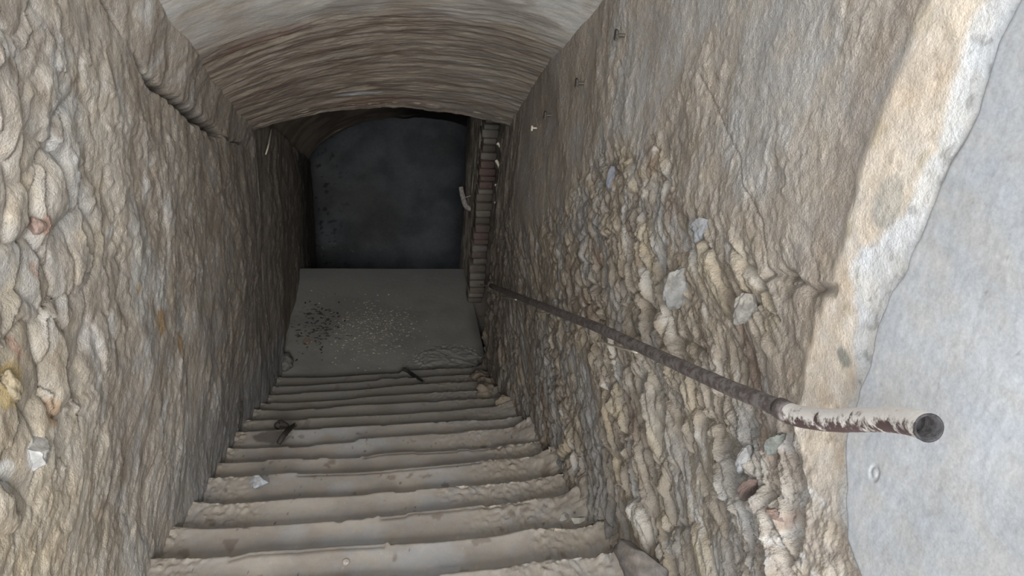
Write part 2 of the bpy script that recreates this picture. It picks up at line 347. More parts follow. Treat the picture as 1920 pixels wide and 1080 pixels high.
# ------------------------------------------------------------------ left wall
ZC = lambda Y: np.interp(Y, [0, 1.2, 2.87, 2.97, 3.25, 3.79, 4.52, 5.43, 5.7], [1.2, .62, -.47, -.57, -.84, -1.12, -1.48, -1.86, -2.0])   # the open crack
def build_left_wall():
    ys = np.concatenate([.5*np.exp(np.linspace(0, math.log(6.2/.5), 760))[:-1], np.linspace(6.2, 10.4, 200)])
    t = np.linspace(0, 1, 700)
    Y, T = np.meshgrid(ys, t)
    ztop = np.where(Y < 5.7, np.minimum(1.9, 1.1-.55*(Y-1.2)+.35), -1.0)
    ztop = np.where((Y >= 5.7), -1.85-.45*(Y-5.6)+.25, ztop)
    zbot = np.maximum(NOSE(Y)-.5, -4.7); zbot = np.where(Y > 8.4, -4.7-np.clip((Y-8.4)*1.2, 0, 2.0), zbot)
    Z = zbot+(ztop-zbot)*T
    wx = .12*fbm(Y*2.5, Z*2.5, 211, 3); wz = .12*fbm(Y*2.5, Z*2.5, 212, 3)
    d = np.maximum(0, -1.2-.46*(Y-1.3)-Z); U = Y+.5*d
    far = sm(3.0, 4.6, Y); near = 1-sm(2.2, 3.2, Y)
    plate = (1-sm(1.9, 3.0, Y+.3*fbm(Y*2, Z*2, 213, 3)))*sm(-1.75, -1.4, Z)
    h = .035*fbm(Y*1.1, Z*1.1, 220, 3)
    f1, f2, cid = worley((Y+1.3*wx)*4.8, (Z+1.3*wz)*5.0, 221, 1.0)
    calm = sm(-.1, .25, fbm(U*1.3+4, Z*1.2, 289, 4))
    h *= 1
    h += plate*(.034*np.sqrt(np.clip(f2-f1, 0, .6)/.6+1e-4)*(.4+cid)-.018)
    # overlapping scales: a saw along the wall
    s = ((Y*.8-Z*.5)*5+1.2*fbm(Y*4, Z*4, 223, 3)) % 1
    h += plate*.016*(s-.5)
    h0 = h.copy()
    h += .018*fbm(U*2.6+wx, Z*2.4+wz, 224, 6, .52)
    for q, (fa, fb_, am) in enumerate([(2.8, 2.8, .006), (5.5, 5.5, .0035), (10, 10, .0018)]):
        v = fbm((U+.4*wx)*fa, (Z+.4*wz)*fb_, 280+q*3, 4, .55); h += am*(sm(.02, .08, v)+.6*sm(-.2, -.15, v))
    h = h0+(h-h0)*(1-.55*calm)
    h += .008*fbm(Y*6, Z*1.8+wx*2, 225, 4, .55)*far
    h += .005*fbm(U*13, Z*12, 226, 5, .65)+.0016*fbm(Y*45, Z*45, 227, 3)
    # crack and the haunch of the vault leaning in above it
    zc = ZC(Y)+.03*fbm(Y*7, Y*0, 230, 3)
    dv = Z-zc
    act = sm(2.6, 3.0, Y)*(1-sm(5.45, 5.6, Y))
    h += act*np.clip(dv, 0, .3)*.18
    width = .007+.018*np.interp(Y, [2.9, 3.3, 3.7, 4.1, 4.5, 4.6], [.1, .6, 1, 2.0, 1.4, 0])*(.7+.8*fbm(Y*13, Y*0+3, 231, 3))
    ck = np.exp(-(dv/np.maximum(width, .004))**2)*np.interp(Y, [2.82, 2.87, 2.95, 3.02, 3.12, 3.2, 4.5, 4.65, 5.1, 5.4], [0, .7, .7, 0, 0, 1, 1, .2, .6, 0])
    h -= .10*ck
    A = srgb(200, 188, 172); B = srgb(178, 164, 148); G = srgb(188, 187, 184); O = srgb(212, 194, 164); W = srgb(220, 216, 210)
    c = mix(A, B, sm(-.25, .25, fbm(Y*1.8, Z*1.8, 240, 5)))
    c = mix(c, G, sm(.12, .36, fbm(Y*1.9+9, Z*1.5, 241, 4))*.7)
    c = mix(c, O, sm(.15, .4, fbm(Y*3.4, Z*3.0+4, 242, 4))*.6*near)
    c = mix(c, W, sm(.15, .4, fbm(U*5, Z*4.5, 243, 5))*.55)
    c = mix(c, srgb(146, 128, 110), sm(.12, .4, fbm(U*11, Z*5, 244, 4))*.6)
    c = mix(c, srgb(198, 172, 124), sm(-.9, -1.4, Z)*(1-sm(1.7, 2.3, Y))*.35)
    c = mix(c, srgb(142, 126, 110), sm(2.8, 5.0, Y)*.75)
    c = mix(c, srgb(124, 108, 94), sm(5.0, 7.5, Y)*.6); c = mix(c, srgb(58, 54, 52), sm(8.0, 9.6, Y+.4*fbm(Y*3, Z*3, 250, 3))*.85)  # deep end blackened: gloom of the passage painted into the colour
    # blue-grey splash coat low down along the stairs
    dn = Z-NOSE(Y)
    spl = (1-sm(.15, .55, dn+.25*fbm(U*4, Z*2, 245, 4)))*sm(2.4, 3.0, Y)*(1-sm(6.2, 6.8, Y))
    c = mix(c, srgb(150, 152, 156), spl*.7)
    streak = sm(.2, .4, fbm(U*6, Z*1.0, 246, 3))*sm(2.0, 2.5, Y)*(1-sm(5.0, 6, Y))*sm(0, -.2, dn-1.2)
    c = mix(c, srgb(166, 166, 166), streak*.45)
    for (y0, z0, ry, rz, col, m, an) in [(1.74, -1.47, .05, .05, (222, 222, 224), 1, 0), (1.60, -1.42, .04, .05, (214, 212, 206), .8, 0),
            (2.09, -.96, .035, .03, (192, 138, 116), .8, .3), (2.0, -1.06, .02, .03, (190, 142, 112), .6, 0), (1.72, -1.23, .07, .06, (206, 172, 98), .85, .2),
            (1.88, -1.45, .04, .06, (196, 150, 106), .7, .5), (2.96, -1.80, .05, .07, (184, 138, 74), .8, 0), (3.2, -2.1, .04, .09, (160, 118, 70), .7, 0),
            (2.75, -1.53, .03, .025, (196, 164, 108), .7, 0), (1.80, -1.17, .02, .05, (186, 128, 108), .6, .2)]:
        c = mix(c, srgb(*col), blob(Y, Z, y0, z0, ry, rz, int(y0*100), .5, an)*m)
    c = mix(c, srgb(40, 44, 36), ck*.95)  # shade inside the open crack, painted into the colour
    x = -.92-.0*Y+h
    # ragged far end of the wall
    P = np.stack([x, Y, Z], -1); Pb = np.stack([x*0-1.2, Y, Z], -1)
    al = np.ones_like(Y)
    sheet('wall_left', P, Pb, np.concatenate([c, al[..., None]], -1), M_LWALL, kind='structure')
build_left_wall()

# ------------------------------------------------------------------ sloping vault over the stairs
def build_vault():
    ys = np.linspace(1.15, 5.62, 620); t = np.linspace(-.10, 1.10, 420)
    Y, T = np.meshgrid(ys, t)
    zl = .78-.56*(Y-1.2); zr = .9-.6*(Y-1.2)
    zl = np.interp(Y, [1.15, 3.25, 4.5, 5.43, 5.62], [.70, -.54, -1.25, -1.74, -1.83])
    zr = np.interp(Y, [1.15, 3.51, 4.11, 4.72, 5.62], [.95, -.46, -.80, -1.12, -1.72])
    rise = np.interp(Y, [1.15, 3.5, 5.62], [.24, .22, .17])
    X = -.92+1.92*T
    s = 4*T*(1-T)
    Z = zl+(zr-zl)*T+rise*np.where(s > 0, s, s*1.2)
    lower = sm(3.7, 4.3, Y+.25*fbm(X*1.5, Y*2, 301, 4)+.12*(1-T))
    wy = .05*fbm(X*2, Y*2, 303, 3)
    cours = ridged(X*1.1, (Y+wy)*13, 304, 4)
    h = .014*fbm(X*1.6, Y*1.6, 305, 3)+lower*(.018*fbm(X*1.3, (Y+wy)*11, 304, 5, .65)+.006*fbm(X*7, Y*34, 306, 4, .6))+(1-lower)*(.004*fbm(X*3, Y*7, 307, 5, .6)+.002*fbm(X*14, Y*30, 308, 3))
    # the step where the smoother coat has fallen away
    h += .014*lower
    Z = Z+h
    # ragged mouth edge
    Yd = Y+np.where(Y > 5.5, .035*fbm(X*9, Y*0, 309, 4), 0)
    c = mix(srgb(178, 170, 160), srgb(200, 198, 192), sm(-.3, .35, fbm(X*2, Y*3, 320, 4)+.5*T-.15))
    c = mix(c, srgb(146, 132, 116), sm(.05, .35, fbm(X*2.4, Y*5, 321, 4))*.6)
    cl = mix(srgb(160, 144, 126), srgb(126, 104, 88), sm(-.2, .25, fbm(X*2.2, Y*16, 322, 4)))
    cl = mix(cl, srgb(182, 164, 138), sm(.12, .35, fbm(X*3, Y*24+5, 323, 4))*.8)
    cl = mix(cl, srgb(128, 78, 62), blob(X, Y, -.55, 4.05, .22, .07, 30, .6)*.6)
    cl = mix(cl, srgb(150, 104, 84), blob(X, Y, .1, 5.45, .45, .09, 32, .5)*.5)
    cl = mix(cl, srgb(178, 182, 182), blob(X, Y, -.12, 5.28, .17, .035, 31, .25))
    cl = mix(cl, srgb(150, 140, 128), sm(.45, .8, T)*.5)
    c = c*(1-lower[..., None])+cl*lower[..., None]
    c = mix(c, srgb(188, 166, 126), blob(X, Y, -.02, 3.52, .13, .035, 33, .4)*.8)
    P = np.stack([X, Yd, Z], -1); Pb = np.stack([X, Yd, Z+.30], -1)
    al = np.clip(.55+.45*lower, 0, 1)
    ob = sheet('ceiling', P, Pb, np.concatenate([c, al[..., None]], -1), M_VAULT, flip=True, kind='structure')
    # unseen lid added above the slab so no daylight comes through
    n = 12
    yy = np.linspace(1.15, 5.62, n)
    V = []
    for y in yy:
        zt = .95-.6*(y-1.2)+.62
        V += [(-1.25, y, zt), (1.25, y, zt)]
    mesh_obj('ceiling', V, [(2*i, 2*i+1, 2*i+3, 2*i+2) for i in range(n-1)], M_VAULT, np.tile([.4, .35, .3, 1], (2*n, 1)), kind='structure')
    # head wall over the arch mouth, hidden masonry that carries the upper vault
build_vault()

# ------------------------------------------------------------------ second, deeper vault and the end room
def build_deep():
    ys = np.linspace(5.60, 10.2, 160); th = np.linspace(0, math.pi, 120)
    Y, Th = np.meshgrid(ys, th)
    zs = -1.85-.45*(Y-5.6); cx, rx = .5, 1.5
    X = cx-rx*np.cos(Th); Z = zs+.92*np.sin(Th)
    h = .03*fbm(X*2, Y*2, 401, 4)+.012*fbm(X*9, Y*6, 402, 4)
    Z = Z+h; X = X+.5*h
    Yd = Y+np.where(Y > 10, .12*fbm(Th*3, Y*0, 403, 4), 0)
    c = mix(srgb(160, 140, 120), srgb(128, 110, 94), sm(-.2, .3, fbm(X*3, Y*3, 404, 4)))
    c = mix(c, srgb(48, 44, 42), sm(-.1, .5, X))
    P = np.stack([X, Yd, Z], -1); Pb = np.stack([cx+(X-cx)*1.2, Yd, Z+.5], -1)
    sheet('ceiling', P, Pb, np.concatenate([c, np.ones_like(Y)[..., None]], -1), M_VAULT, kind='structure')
    # end wall of the lower room
    x = np.linspace(-2.4, 3.4, 240); z = np.linspace(-6.6, -1.2, 220)
    X, Z = np.meshgrid(x, z)
    h = .02*fbm(X*1.5, Z*1.5, 410, 4)+.006*fbm(X*8, Z*8, 411, 4)
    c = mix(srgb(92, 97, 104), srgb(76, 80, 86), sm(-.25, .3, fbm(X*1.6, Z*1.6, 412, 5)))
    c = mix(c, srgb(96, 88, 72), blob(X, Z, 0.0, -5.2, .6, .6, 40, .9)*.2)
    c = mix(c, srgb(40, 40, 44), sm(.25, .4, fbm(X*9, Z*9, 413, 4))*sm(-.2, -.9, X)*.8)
    c = mix(c, srgb(176, 182, 196), sm(.3, .45, fbm(X*8, Z*16+3, 414, 4))*blob(X, Z, -.75, -5.9, .4, .2, 41, .3)*.2)  # faint pale glints painted into the wall colour
    P = np.stack([X, 12.0-h, Z], -1); Pb = np.stack([X, 12.3+0*h, Z], -1)
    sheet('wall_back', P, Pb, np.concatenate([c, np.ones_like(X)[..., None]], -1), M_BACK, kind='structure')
    def slab(name, x0, x1, y0, y1, z0, z1, col=(96, 84, 72), m=M_BACK):
        V = [(x, y, z) for x in (x0, x1) for y in (y0, y1) for z in (z0, z1)]
        Fs = [(0, 1, 3, 2), (4, 6, 7, 5), (0, 4, 5, 1), (2, 3, 7, 6), (0, 2, 6, 4), (1, 5, 7, 3)]
        mesh_obj(name, V, Fs, m, np.tile(list(srgb(*col))+[1], (8, 1)), smooth=False, kind='structure')
    slab('floor_lower', -2.4, 3.4, 5.7, 12.1, -6.7, -6.4, (88, 84, 78))
    slab('wall_lower_left', -2.5, -2.35, 10.2, 12.2, -6.6, -.4)
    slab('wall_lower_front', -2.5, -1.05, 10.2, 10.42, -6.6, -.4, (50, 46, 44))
    slab('wall_lower_right', 2.2, 2.4, 7.9, 12.2, -6.6, -.4)
    slab('ceiling_lower', -2.5, 3.4, 10.1, 12.2, -2.6, -2.4)
    slab('ceiling_leak_cover', -1.3, 2.5, 5.3, 12.2, -.55, -.4)  # unseen slab added over the deep vault to stop sky light leaking in
    slab('wall_over_arch', -1.25, 1.25, 5.50, 5.62, -1.45, -.4)
    slab('wall_recess_end', 1.07, 2.45, 5.80, 5.97, -6.6, -.4)
    slab('wall_recess_side', 1.42, 1.6, 5.9, 8.0, -6.6, -.4, (92, 78, 66))
    # jamb wall carrying on behind the brick pillar
    ys = np.linspace(7.72, 8.9, 160); z = np.linspace(-6.5, -1.4, 320)
    Y, Z = np.meshgrid(ys, z)
    h = .035*(ridged(Y*7, Z*1.0+.4*fbm(Y*2, Z*2, 430, 3), 431, 4)-.5)+.01*fbm(Y*20, Z*8, 432, 4)
    Yd = Y+np.where(Y > 8.85, .04*fbm(Z*5, Z*0, 433, 3), 0)
    c = mix(srgb(168, 156, 140), srgb(130, 118, 104), sm(-.2, .3, fbm(Y*9, Z*3, 434, 4)))
    c = mix(c, srgb(52, 48, 44), sm(8.45, 8.85, Y+.1*fbm(Y*4, Z*4, 435, 3))*.8)  # far edge shaded by colour so it does not look lit
    P = np.stack([1.07-h, Yd, Z], -1); Pb = np.stack([1.6+0*h, Yd, Z], -1)
    sheet('wall_passage_right', P, Pb, np.concatenate([c, np.ones_like(Y)[..., None]], -1), M_LWALL, flip=True, kind='structure')
build_deep()

# ------------------------------------------------------------------ landing
def build_landing():
    x = np.linspace(-1.05, 1.09, 400); y = np.linspace(5.6, 8.44, 380)
    X, Y = np.meshgrid(x, y)
    h = .006*fbm(X*1.5, Y*1.5, 501, 3)+.0012*fbm(X*20, Y*20, 502, 3)
    # mud ridges in the near right corner
    mr = blob(X, Y, .72, 6.38, .34, .26, 50, .5)
    h += mr*(.018*(ridged(X*7+Y*3, Y*9, 503, 3))+.008)
    mm = blob(X, Y, -.05, 7.0, .45, .5, 51, .6)
    h += mm*.0035*np.abs(fbm(X*26, Y*40, 504, 3))
    h -= .05*sm(8.38, 8.44, Y)**2
    c = mix(srgb(148, 146, 136), srgb(134, 132, 125), sm(-.3, .3, fbm(X*1.6, Y*1.6, 505, 4)))
    c = mix(c, srgb(140, 142, 144), sm(7.2, 8.2, Y)*.4)
    fl = sm(.22, .34, fbm(X*17, Y*34, 506, 3))
    c = mix(c, srgb(190, 180, 160), fl*mm*.7)
    dk = sm(.18, .3, fbm(X*14, Y*20, 507, 4))
    c = mix(c, srgb(48, 44, 40), dk*np.clip(blob(X, Y, -.68, 7.1, .22, .45, 52, .5)+.7*blob(X, Y, -.5, 6.85, .3, .1, 54, .5), 0, 1)*.8)
    c = mix(c, srgb(160, 120, 78), blob(X, Y, -.72, 6.78, .05, .07, 53)*.6)
    P = np.stack([X, Y, -4.385+h], -1); Pb = np.stack([X, Y, -6.5+0*h], -1)
    sheet('floor', P, Pb, np.concatenate([c, np.full_like(X, .5)[..., None]], -1), M_STEP, kind='structure')
build_landing()

# ------------------------------------------------------------------ staircase: every step its own part
NOSING = [
 [(-.954,5.969),(-.459,5.951),(.197,6.005),(.224,6.039),(1.0,6.058)],
 [(-.952,5.631),(-.631,5.642),(-.008,5.690),(.035,5.722),(.344,5.735),(.939,5.756)],
 [(-.924,5.336),(-.308,5.362),(-.021,5.389),(.235,5.433),(.823,5.450)],
 [(-.952,5.046),(-.686,5.034),(-.292,5.052),(-.080,5.085),(.223,5.109),(.780,5.130)],
 [(-.972,4.780),(-.711,4.761),(-.477,4.777),(-.198,4.797),(.211,4.812),(.966,4.849)],
 [(-.918,4.477),(-.637,4.481),(.199,4.496),(.939,4.558)],
 [(-.927,4.185),(-.531,4.198),(.188,4.213),(.922,4.242)],
 [(-.929,3.857),(-.625,3.855),(-.148,3.875),(-.125,3.905),(.176,3.921),(.919,3.964)],
 [(-.928,3.569),(-.654,3.567),(-.638,3.584),(-.107,3.586),(-.092,3.604),(.165,3.619),(.917,3.636)],
 [(-.935,3.291),(-.704,3.297),(-.505,3.310),(-.085,3.301),(.198,3.323),(.522,3.344),(.935,3.352)],
 [(-.916,2.977),(-.750,2.950),(-.547,2.959),(-.403,2.967),(-.078,2.968),(-.049,2.974),(.019,2.985),(.651,3.003),(.881,3.029)],
 [(-.929,2.682),(-.740,2.658),(-.450,2.659),(-.072,2.669),(-.022,2.686),(.0,2.698),(.283,2.713),(.602,2.734),(.712,2.737),(.890,2.751)],
 [(-.889,2.373),(-.720,2.362),(-.612,2.368),(-.530,2.390),(-.066,2.392),(.046,2.393),(.050,2.377),(.255,2.377),(.541,2.389),(.675,2.417),(.913,2.402)],
 [(-.95,2.075),(-.182,2.098),(.137,2.100),(.142,2.081),(.488,2.093),(.624,2.114),(.992,2.116)],
 [(-.95,1.785),(1.0,1.82)],
 [(-.95,1.485),(1.0,1.52)],
 [(-.95,1.185),(1.0,1.22)],
]
RISE = .139; Z0 = -4.240
stairs = D.objects.new('staircase', None); stairs.location = (0, 5.97, -4.38)
link(stairs, label='steep flight of worn mud-coated concrete steps with rounded edges running down between the walls', cat='staircase')
def step_mesh(k):
    xs = np.linspace(-1.02, 1.06, 420 if k > 5 else 300)
    pts = NOSING[k]; z = Z0+RISE*k
    yn = np.interp(xs, [p[0] for p in pts], [p[1] for p in pts])
    yn = yn-.012*sm(.22, .3, fbm(xs*3.2, xs*0+k*1.7, 610+k, 3))+.005*fbm(xs*4, xs*0+k, 600+k, 3)+.0035*fbm(xs*26, xs*0+k*3, 620+k, 3)
    # profile parameters: front bottom -> up riser -> round nosing -> tread going back
    R = .034
    prof = [(-.075, -.22, 0), (-.065, -.16, 0), (-.055, -.12, 0), (-.040, -.085, .3), (-.018, -.055, .5)]
    for a in np.linspace(-20, 90, 10):
        prof.append((-R+R*math.cos(math.radians(a)), -R+R*math.sin(math.radians(a)), 1))
    for s in np.linspace(.045, .46, 30):
        prof.append((-s, .012*min(1, (s-.034)/.12)+.006*max(0, (s-.24)/.05)**1.5*(s < .36)-.0*s, 1))
    prof = np.array(prof)
    X = np.repeat(xs[None, :], len(prof), 0); S = np.repeat(prof[:, :1], len(xs), 1); Zp = np.repeat(prof[:, 1:2], len(xs), 1); Wt = prof[:, 2:3]
    Y = yn[None, :]+S
    Zz = z+Zp
    cy = Y
    n = .005*fbm(X*2.2, cy*2.2, 640+k, 3)+.0015*fbm(X*24, cy*24, 641, 3)
    crust_l = (1-sm(-.80+.12*math.sin(k*2.1), -.62+.2*math.sin(k*2.1), X)) if k > 8 else (1-sm(-.9, -.82, X))
    crust_r = sm(.38+.2*math.sin(k*1.7), .62+.15*math.sin(k*1.7), X)*(1 if k > 7 else .5)
    cr = np.clip(crust_l+crust_r, 0, 1)
    n += cr*(.016*np.abs(fbm(X*16, cy*22, 645+k, 4))*1.8+.004*fbm(X*45, cy*45, 646, 3))
    # mud banked up against the right wall
    bank = sm(.80, 1.04, X+.04*fbm(cy*6, X*3, 650+k, 3))
    n += bank**1.6*(.085 if k > 6 else .05)*(.8+.5*math.sin(k*2.9))
    bl = 1-sm(-1.0, -.88, X); n += bl*.03
    Zz = Zz+n*Wt
    Y = Y+Wt*(-.6*np.abs(n)*(Zp < -.003))
    # a broken ledge just behind some edges
    if k in (9, 11, 12, 13, 8):
        x0, x1 = {9: (-.45, .6), 11: (0, .75), 12: (-.62, .04), 13: (-.5, .14), 8: (-.1, .8)}[k]
        inside = sm(x0, x0+.02, X)*(1-sm(x1-.02, x1, X))
        lip = (Y-yn[None, :])
        n2 = -.011*inside*sm(-.052+.008*fbm(X*9, X*0, 660+k, 3), -.042, lip)*Wt
        Zz = Zz+n2
    A = srgb(182, 171, 158); B = srgb(163, 152, 141); G = srgb(172, 174, 178)
    c = mix(A, B, sm(-.3, .3, fbm(X*2.4, cy*3, 670, 4)))
    c = mix(c, G, sm(.02, .3, fbm(X*1.9+k*3, cy*1.5, 671, 4))*.7)
    c = mix(c, srgb(166, 152, 134), cr*.7)
    c = mix(c, srgb(116, 92, 72), sm(.36, .45, fbm(X*7, cy*7, 672, 3))*.5)
    c = mix(c, srgb(78, 68, 60), sm(.5, .56, fbm(X*34, cy*34, 673, 2))*(fbm(X*3, cy*3, 674, 2) > .2)*.7)
    c = mix(c, srgb(196, 188, 176), sm(.58, .66, fbm(X*40+9, cy*40, 675, 2))*.5)
    if k < 6: c = mix(c, srgb(140, 134, 122), np.full_like(X, .6))  # far steps toned down, dimmer light at depth painted into the colour
    if k == 6: c = mix(c, srgb(58, 44, 36), blob(X, cy, -.70, 4.09, .12, .08, 60, .5)*.6)
    P = np.stack([X, Y, Zz], -1)-np.array([0, 5.97, -4.38])
    Pb = P.copy(); Pb[..., 2] = z-.24-(-4.38)
    al = np.clip(.45+.55*cr, 0, 1)
    return P, Pb, np.concatenate([c, al[..., None]], -1)
for k in range(len(NOSING)):
    P, Pb, c = step_mesh(k)
    sheet('step', P, Pb, c, M_STEP, parent=stairs, flip=True)
# upper floor where the photographer stands
V = [(x, y, zz) for x in (-1.6, 1.15) for y in (-1.6, .92) for zz in (-2.6, Z0+RISE*17)]
mesh_obj('floor', V, [(0, 1, 3, 2), (4, 6, 7, 5), (0, 4, 5, 1), (2, 3, 7, 6), (0, 2, 6, 4), (1, 5, 7, 3)], M_STEP,
         np.tile(list(srgb(150, 142, 132))+[.5], (8, 1)), smooth=False, kind='structure')

# ------------------------------------------------------------------ tubes
def tube(name, pts, rad, mat, seg=20, cap=(True, True), wob=0, parent=None, sub=6, inner=None, **kw):
    pts = [Vector(p) for p in pts]
    # Catmull-Rom resample
    P = []; Rr = []
    rad = rad if isinstance(rad, (list, tuple)) else [rad]*len(pts)
    for i in range(len(pts)-1):
        p0 = pts[max(0, i-1)]; p1 = pts[i]; p2 = pts[i+1]; p3 = pts[min(len(pts)-1, i+2)]
        for j in range(sub):
            t = j/sub
            P.append(.5*((2*p1)+(p2-p0)*t+(2*p0-5*p1+4*p2-p3)*t*t+(3*p1-p0-3*p2+p3)*t**3)); Rr.append(rad[i]*(1-t)+rad[i+1]*t)
    P.append(pts[-1]); Rr.append(rad[-1])
    V = []; Fs = []; prev = None
    for i, p in enumerate(P):
        d = (P[min(i+1, len(P)-1)]-P[max(i-1, 0)]).normalized()
        if prev is None: u = d.orthogonal().normalized()
        else: u = (prev-d*prev.dot(d)).normalized()
        prev = u; v = d.cross(u)
        for s in range(seg):
            a = 2*math.pi*s/seg; r = Rr[i]*(1+wob*(random.random()-.5))
            V.append(p+u*math.cos(a)*r+v*math.sin(a)*r)
    n = len(P)
    for i in range(n-1):
        for s in range(seg):
            Fs.append((i*seg+s, i*seg+(s+1) % seg, (i+1)*seg+(s+1) % seg, (i+1)*seg+s))
    if cap[0]: Fs.append(tuple(range(seg))[::-1])
    if cap[1]: Fs.append(tuple((n-1)*seg+s for s in range(seg)))
    o = mesh_obj(name, [tuple(v) for v in V], Fs, mat, parent=parent, **kw)
    return o, P, Rr
def empty(name, loc, **kw):
    o = D.objects.new(name, None); o.location = loc
    return link(o, **kw)
def rel(pts, loc): return [tuple(Vector(p)-Vector(loc)) for p in pts]
def bracket_px(px, py, xw): return at(px, py, np.array([1., 0, 0]), xw)

hl = (.9, 1.24, -1.02)
hr = empty('handrail', hl, label='long rusty pipe handrail with white-painted bent end running down the right wall', cat='handrail')
PX = lambda px, py, xx=.9: tuple(at(px, py, np.array([1., 0, 0]), xx))
rail = [PX(921, 536, .91), PX(1040, 583), PX(1120, 614), PX(1200, 651), PX(1350, 719), PX(1425, 750, .9), PX(1478, 774, .9)]
tube('pipe', rel(rail, hl), .0205, M_PIPE, parent=hr, sub=10, wob=.05, label='rusty grey pipe')
endp = [PX(1472, 771, .9), PX(1500, 781, .899), PX(1560, 788, .89), PX(1620, 787, .88), PX(1680, 787, .865), PX(1720, 794, .85), PX(1741, 802, .842)]
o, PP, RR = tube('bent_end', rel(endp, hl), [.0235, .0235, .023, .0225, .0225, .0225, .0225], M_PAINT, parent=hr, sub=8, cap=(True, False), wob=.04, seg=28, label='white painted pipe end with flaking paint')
# rim and bore of the open pipe
def bore(PP, parent):
    d = (PP[-1]-PP[-3]).normalized(); u = d.orthogonal().normalized(); v = d.cross(u)
    V = []; Fs = []; seg = 28
    rings = [(.0225, 0), (.0232, .001), (.0190, .0015), (.0188, -.05)]
    for r, s in rings:
        for i in range(seg):
            a = 2*math.pi*i/seg; V.append(tuple(PP[-1]+d*s+u*math.cos(a)*r+v*math.sin(a)*r))
    for k in range(len(rings)-1):
        for i in range(seg): Fs.append((k*seg+i, k*seg+(i+1) % seg, (k+1)*seg+(i+1) % seg, (k+1)*seg+i))
    Fs.append(tuple(3*seg+i for i in range(seg)))
    mesh_obj('pipe_mouth', V, Fs, M_HOLLOW, parent=parent, label='dark open mouth of the pipe')
bore(PP, hr)
# collar where the bent end joins
tube('collar', rel([PX(1462, 765, .9), PX(1482, 776, .9)], hl), .0248, M_PIPE, parent=hr, sub=3, seg=24)
# thin wall pins that carry the pipe
for (a, b, xx) in [((1127, 641), (1195, 655), .9), ((1008, 586), (1042, 583), .9), ((903, 534), (925, 535), .91), ((944, 557), (968, 559), .91)]:
    p1 = at(a[0], a[1], np.array([1., 0, 0]), 1.03); p2 = np.array(PX(b[0], b[1], .905))
    # root in the wall, tip under the pipe
    p1 = at(a[0], a[1], np.array([1., 0, 0]), .965); p1 = p1+(p1-p2)*.12
    tube('bracket', rel([p1, (p1+p2)/2+np.array([0, .01, -.012]), p2-np.array([0, 0, .012])], hl), .005, M_PALEWOOD, parent=hr, seg=8, sub=4, label='thin pale pin holding the pipe to the wall')

# hooked end of the lower rail by the passage
ll = (1.03, 8.15, -3.45)
lr = empty('handrail', ll, label='short bent rail end sticking out of the jamb beside the dark opening', cat='handrail')
lp = [at(864, 350, np.array([0, 1., 0]), 8.15), at(867, 366, np.array([0, 1., 0]), 8.15), at(873, 385, np.array([0, 1., 0]), 8.15), at(881, 391, np.array([0, 1., 0]), 8.12), at(897, 393, np.array([0, 1., 0]), 8.1)]
tube('pipe', rel(lp, ll), [.024, .03, .032, .032, .032], M_HOOK, parent=lr, seg=14, sub=5, wob=.06)
tube('bracket', rel([at(868, 372, np.array([0, 1., 0]), 8.2), at(885, 366, np.array([0, 1., 0]), 8.2)], ll), .005, M_PALEWOOD, parent=lr, seg=8)

# ------------------------------------------------------------------ brick pillar
def build_pillar():
    loc = (1.12, 7.63, -4.38)
    pe = empty('brick_pillar', loc, label='narrow pillar of worn stacked bricks standing at the right side of the landing', cat='pillar')
    z = 0; V = []; Fs = []; Cc = []; rnd = random.Random(3)
    cols = [(140, 130, 118), (128, 115, 102), (132, 104, 94), (146, 138, 126), (116, 104, 94), (130, 108, 98)]
    i = 0
    while z < 2.75:
        hh = rnd.choice([.062, .07, .085, .095])
        lx = .02*z; x0 = -.085+lx+rnd.uniform(-.014, .014); x1 = .075+lx+rnd.uniform(-.014, .014); y0 = -.085+rnd.uniform(-.014, .014); y1 = .11
        if z < .4: x0 -= .015; y0 -= .03
        nx, nz = 9, 6
        col = srgb(*cols[2 if i in (9, 10, 17, 18, 19, 20) else rnd.choice([0, 1, 3, 4, 0, 5])])
        bm = bmesh.new(); bmesh.ops.create_cube(bm, size=1)
        bmesh.ops.scale(bm, verts=bm.verts, vec=(x1-x0, y1-y0, hh-.010)); bmesh.ops.translate(bm, verts=bm.verts, vec=((x0+x1)/2, (y0+y1)/2, z+hh/2))
        bmesh.ops.bevel(bm, geom=bm.edges[:], offset=.016, segments=2, profile=.6, affect='EDGES')
        bmesh.ops.subdivide_edges(bm, edges=bm.edges[:], cuts=1)
        for v in bm.verts: v.co += Vector((rnd.uniform(-1, 1), rnd.uniform(-1, 1), rnd.uniform(-1, 1)))*.003
        b0 = len(V); bm.verts.index_update()
        V += [tuple(v.co) for v in bm.verts]; Fs += [tuple(b0+v.index for v in f.verts) for f in bm.faces]; Cc += [list(col)+[1]]*len(bm.verts)
        bm.free(); z += hh; i += 1
    mesh_obj('brickwork', V, Fs, M_BRICK, np.array(Cc), parent=pe)
    b = .062
    Vm = [(x+.02*zz, y, zz) for x in (-b, b) for y in (-.06, .12) for zz in (-.02, 2.8)]
    mesh_obj('mortar_core', Vm, [(0, 1, 3, 2), (4, 6, 7, 5), (0, 4, 5, 1), (2, 3, 7, 6), (0, 2, 6, 4), (1, 5, 7, 3)], M_BRICK,
             np.tile(list(srgb(96, 86, 76))+[1], (8, 1)), smooth=False, parent=pe)
build_pillar()

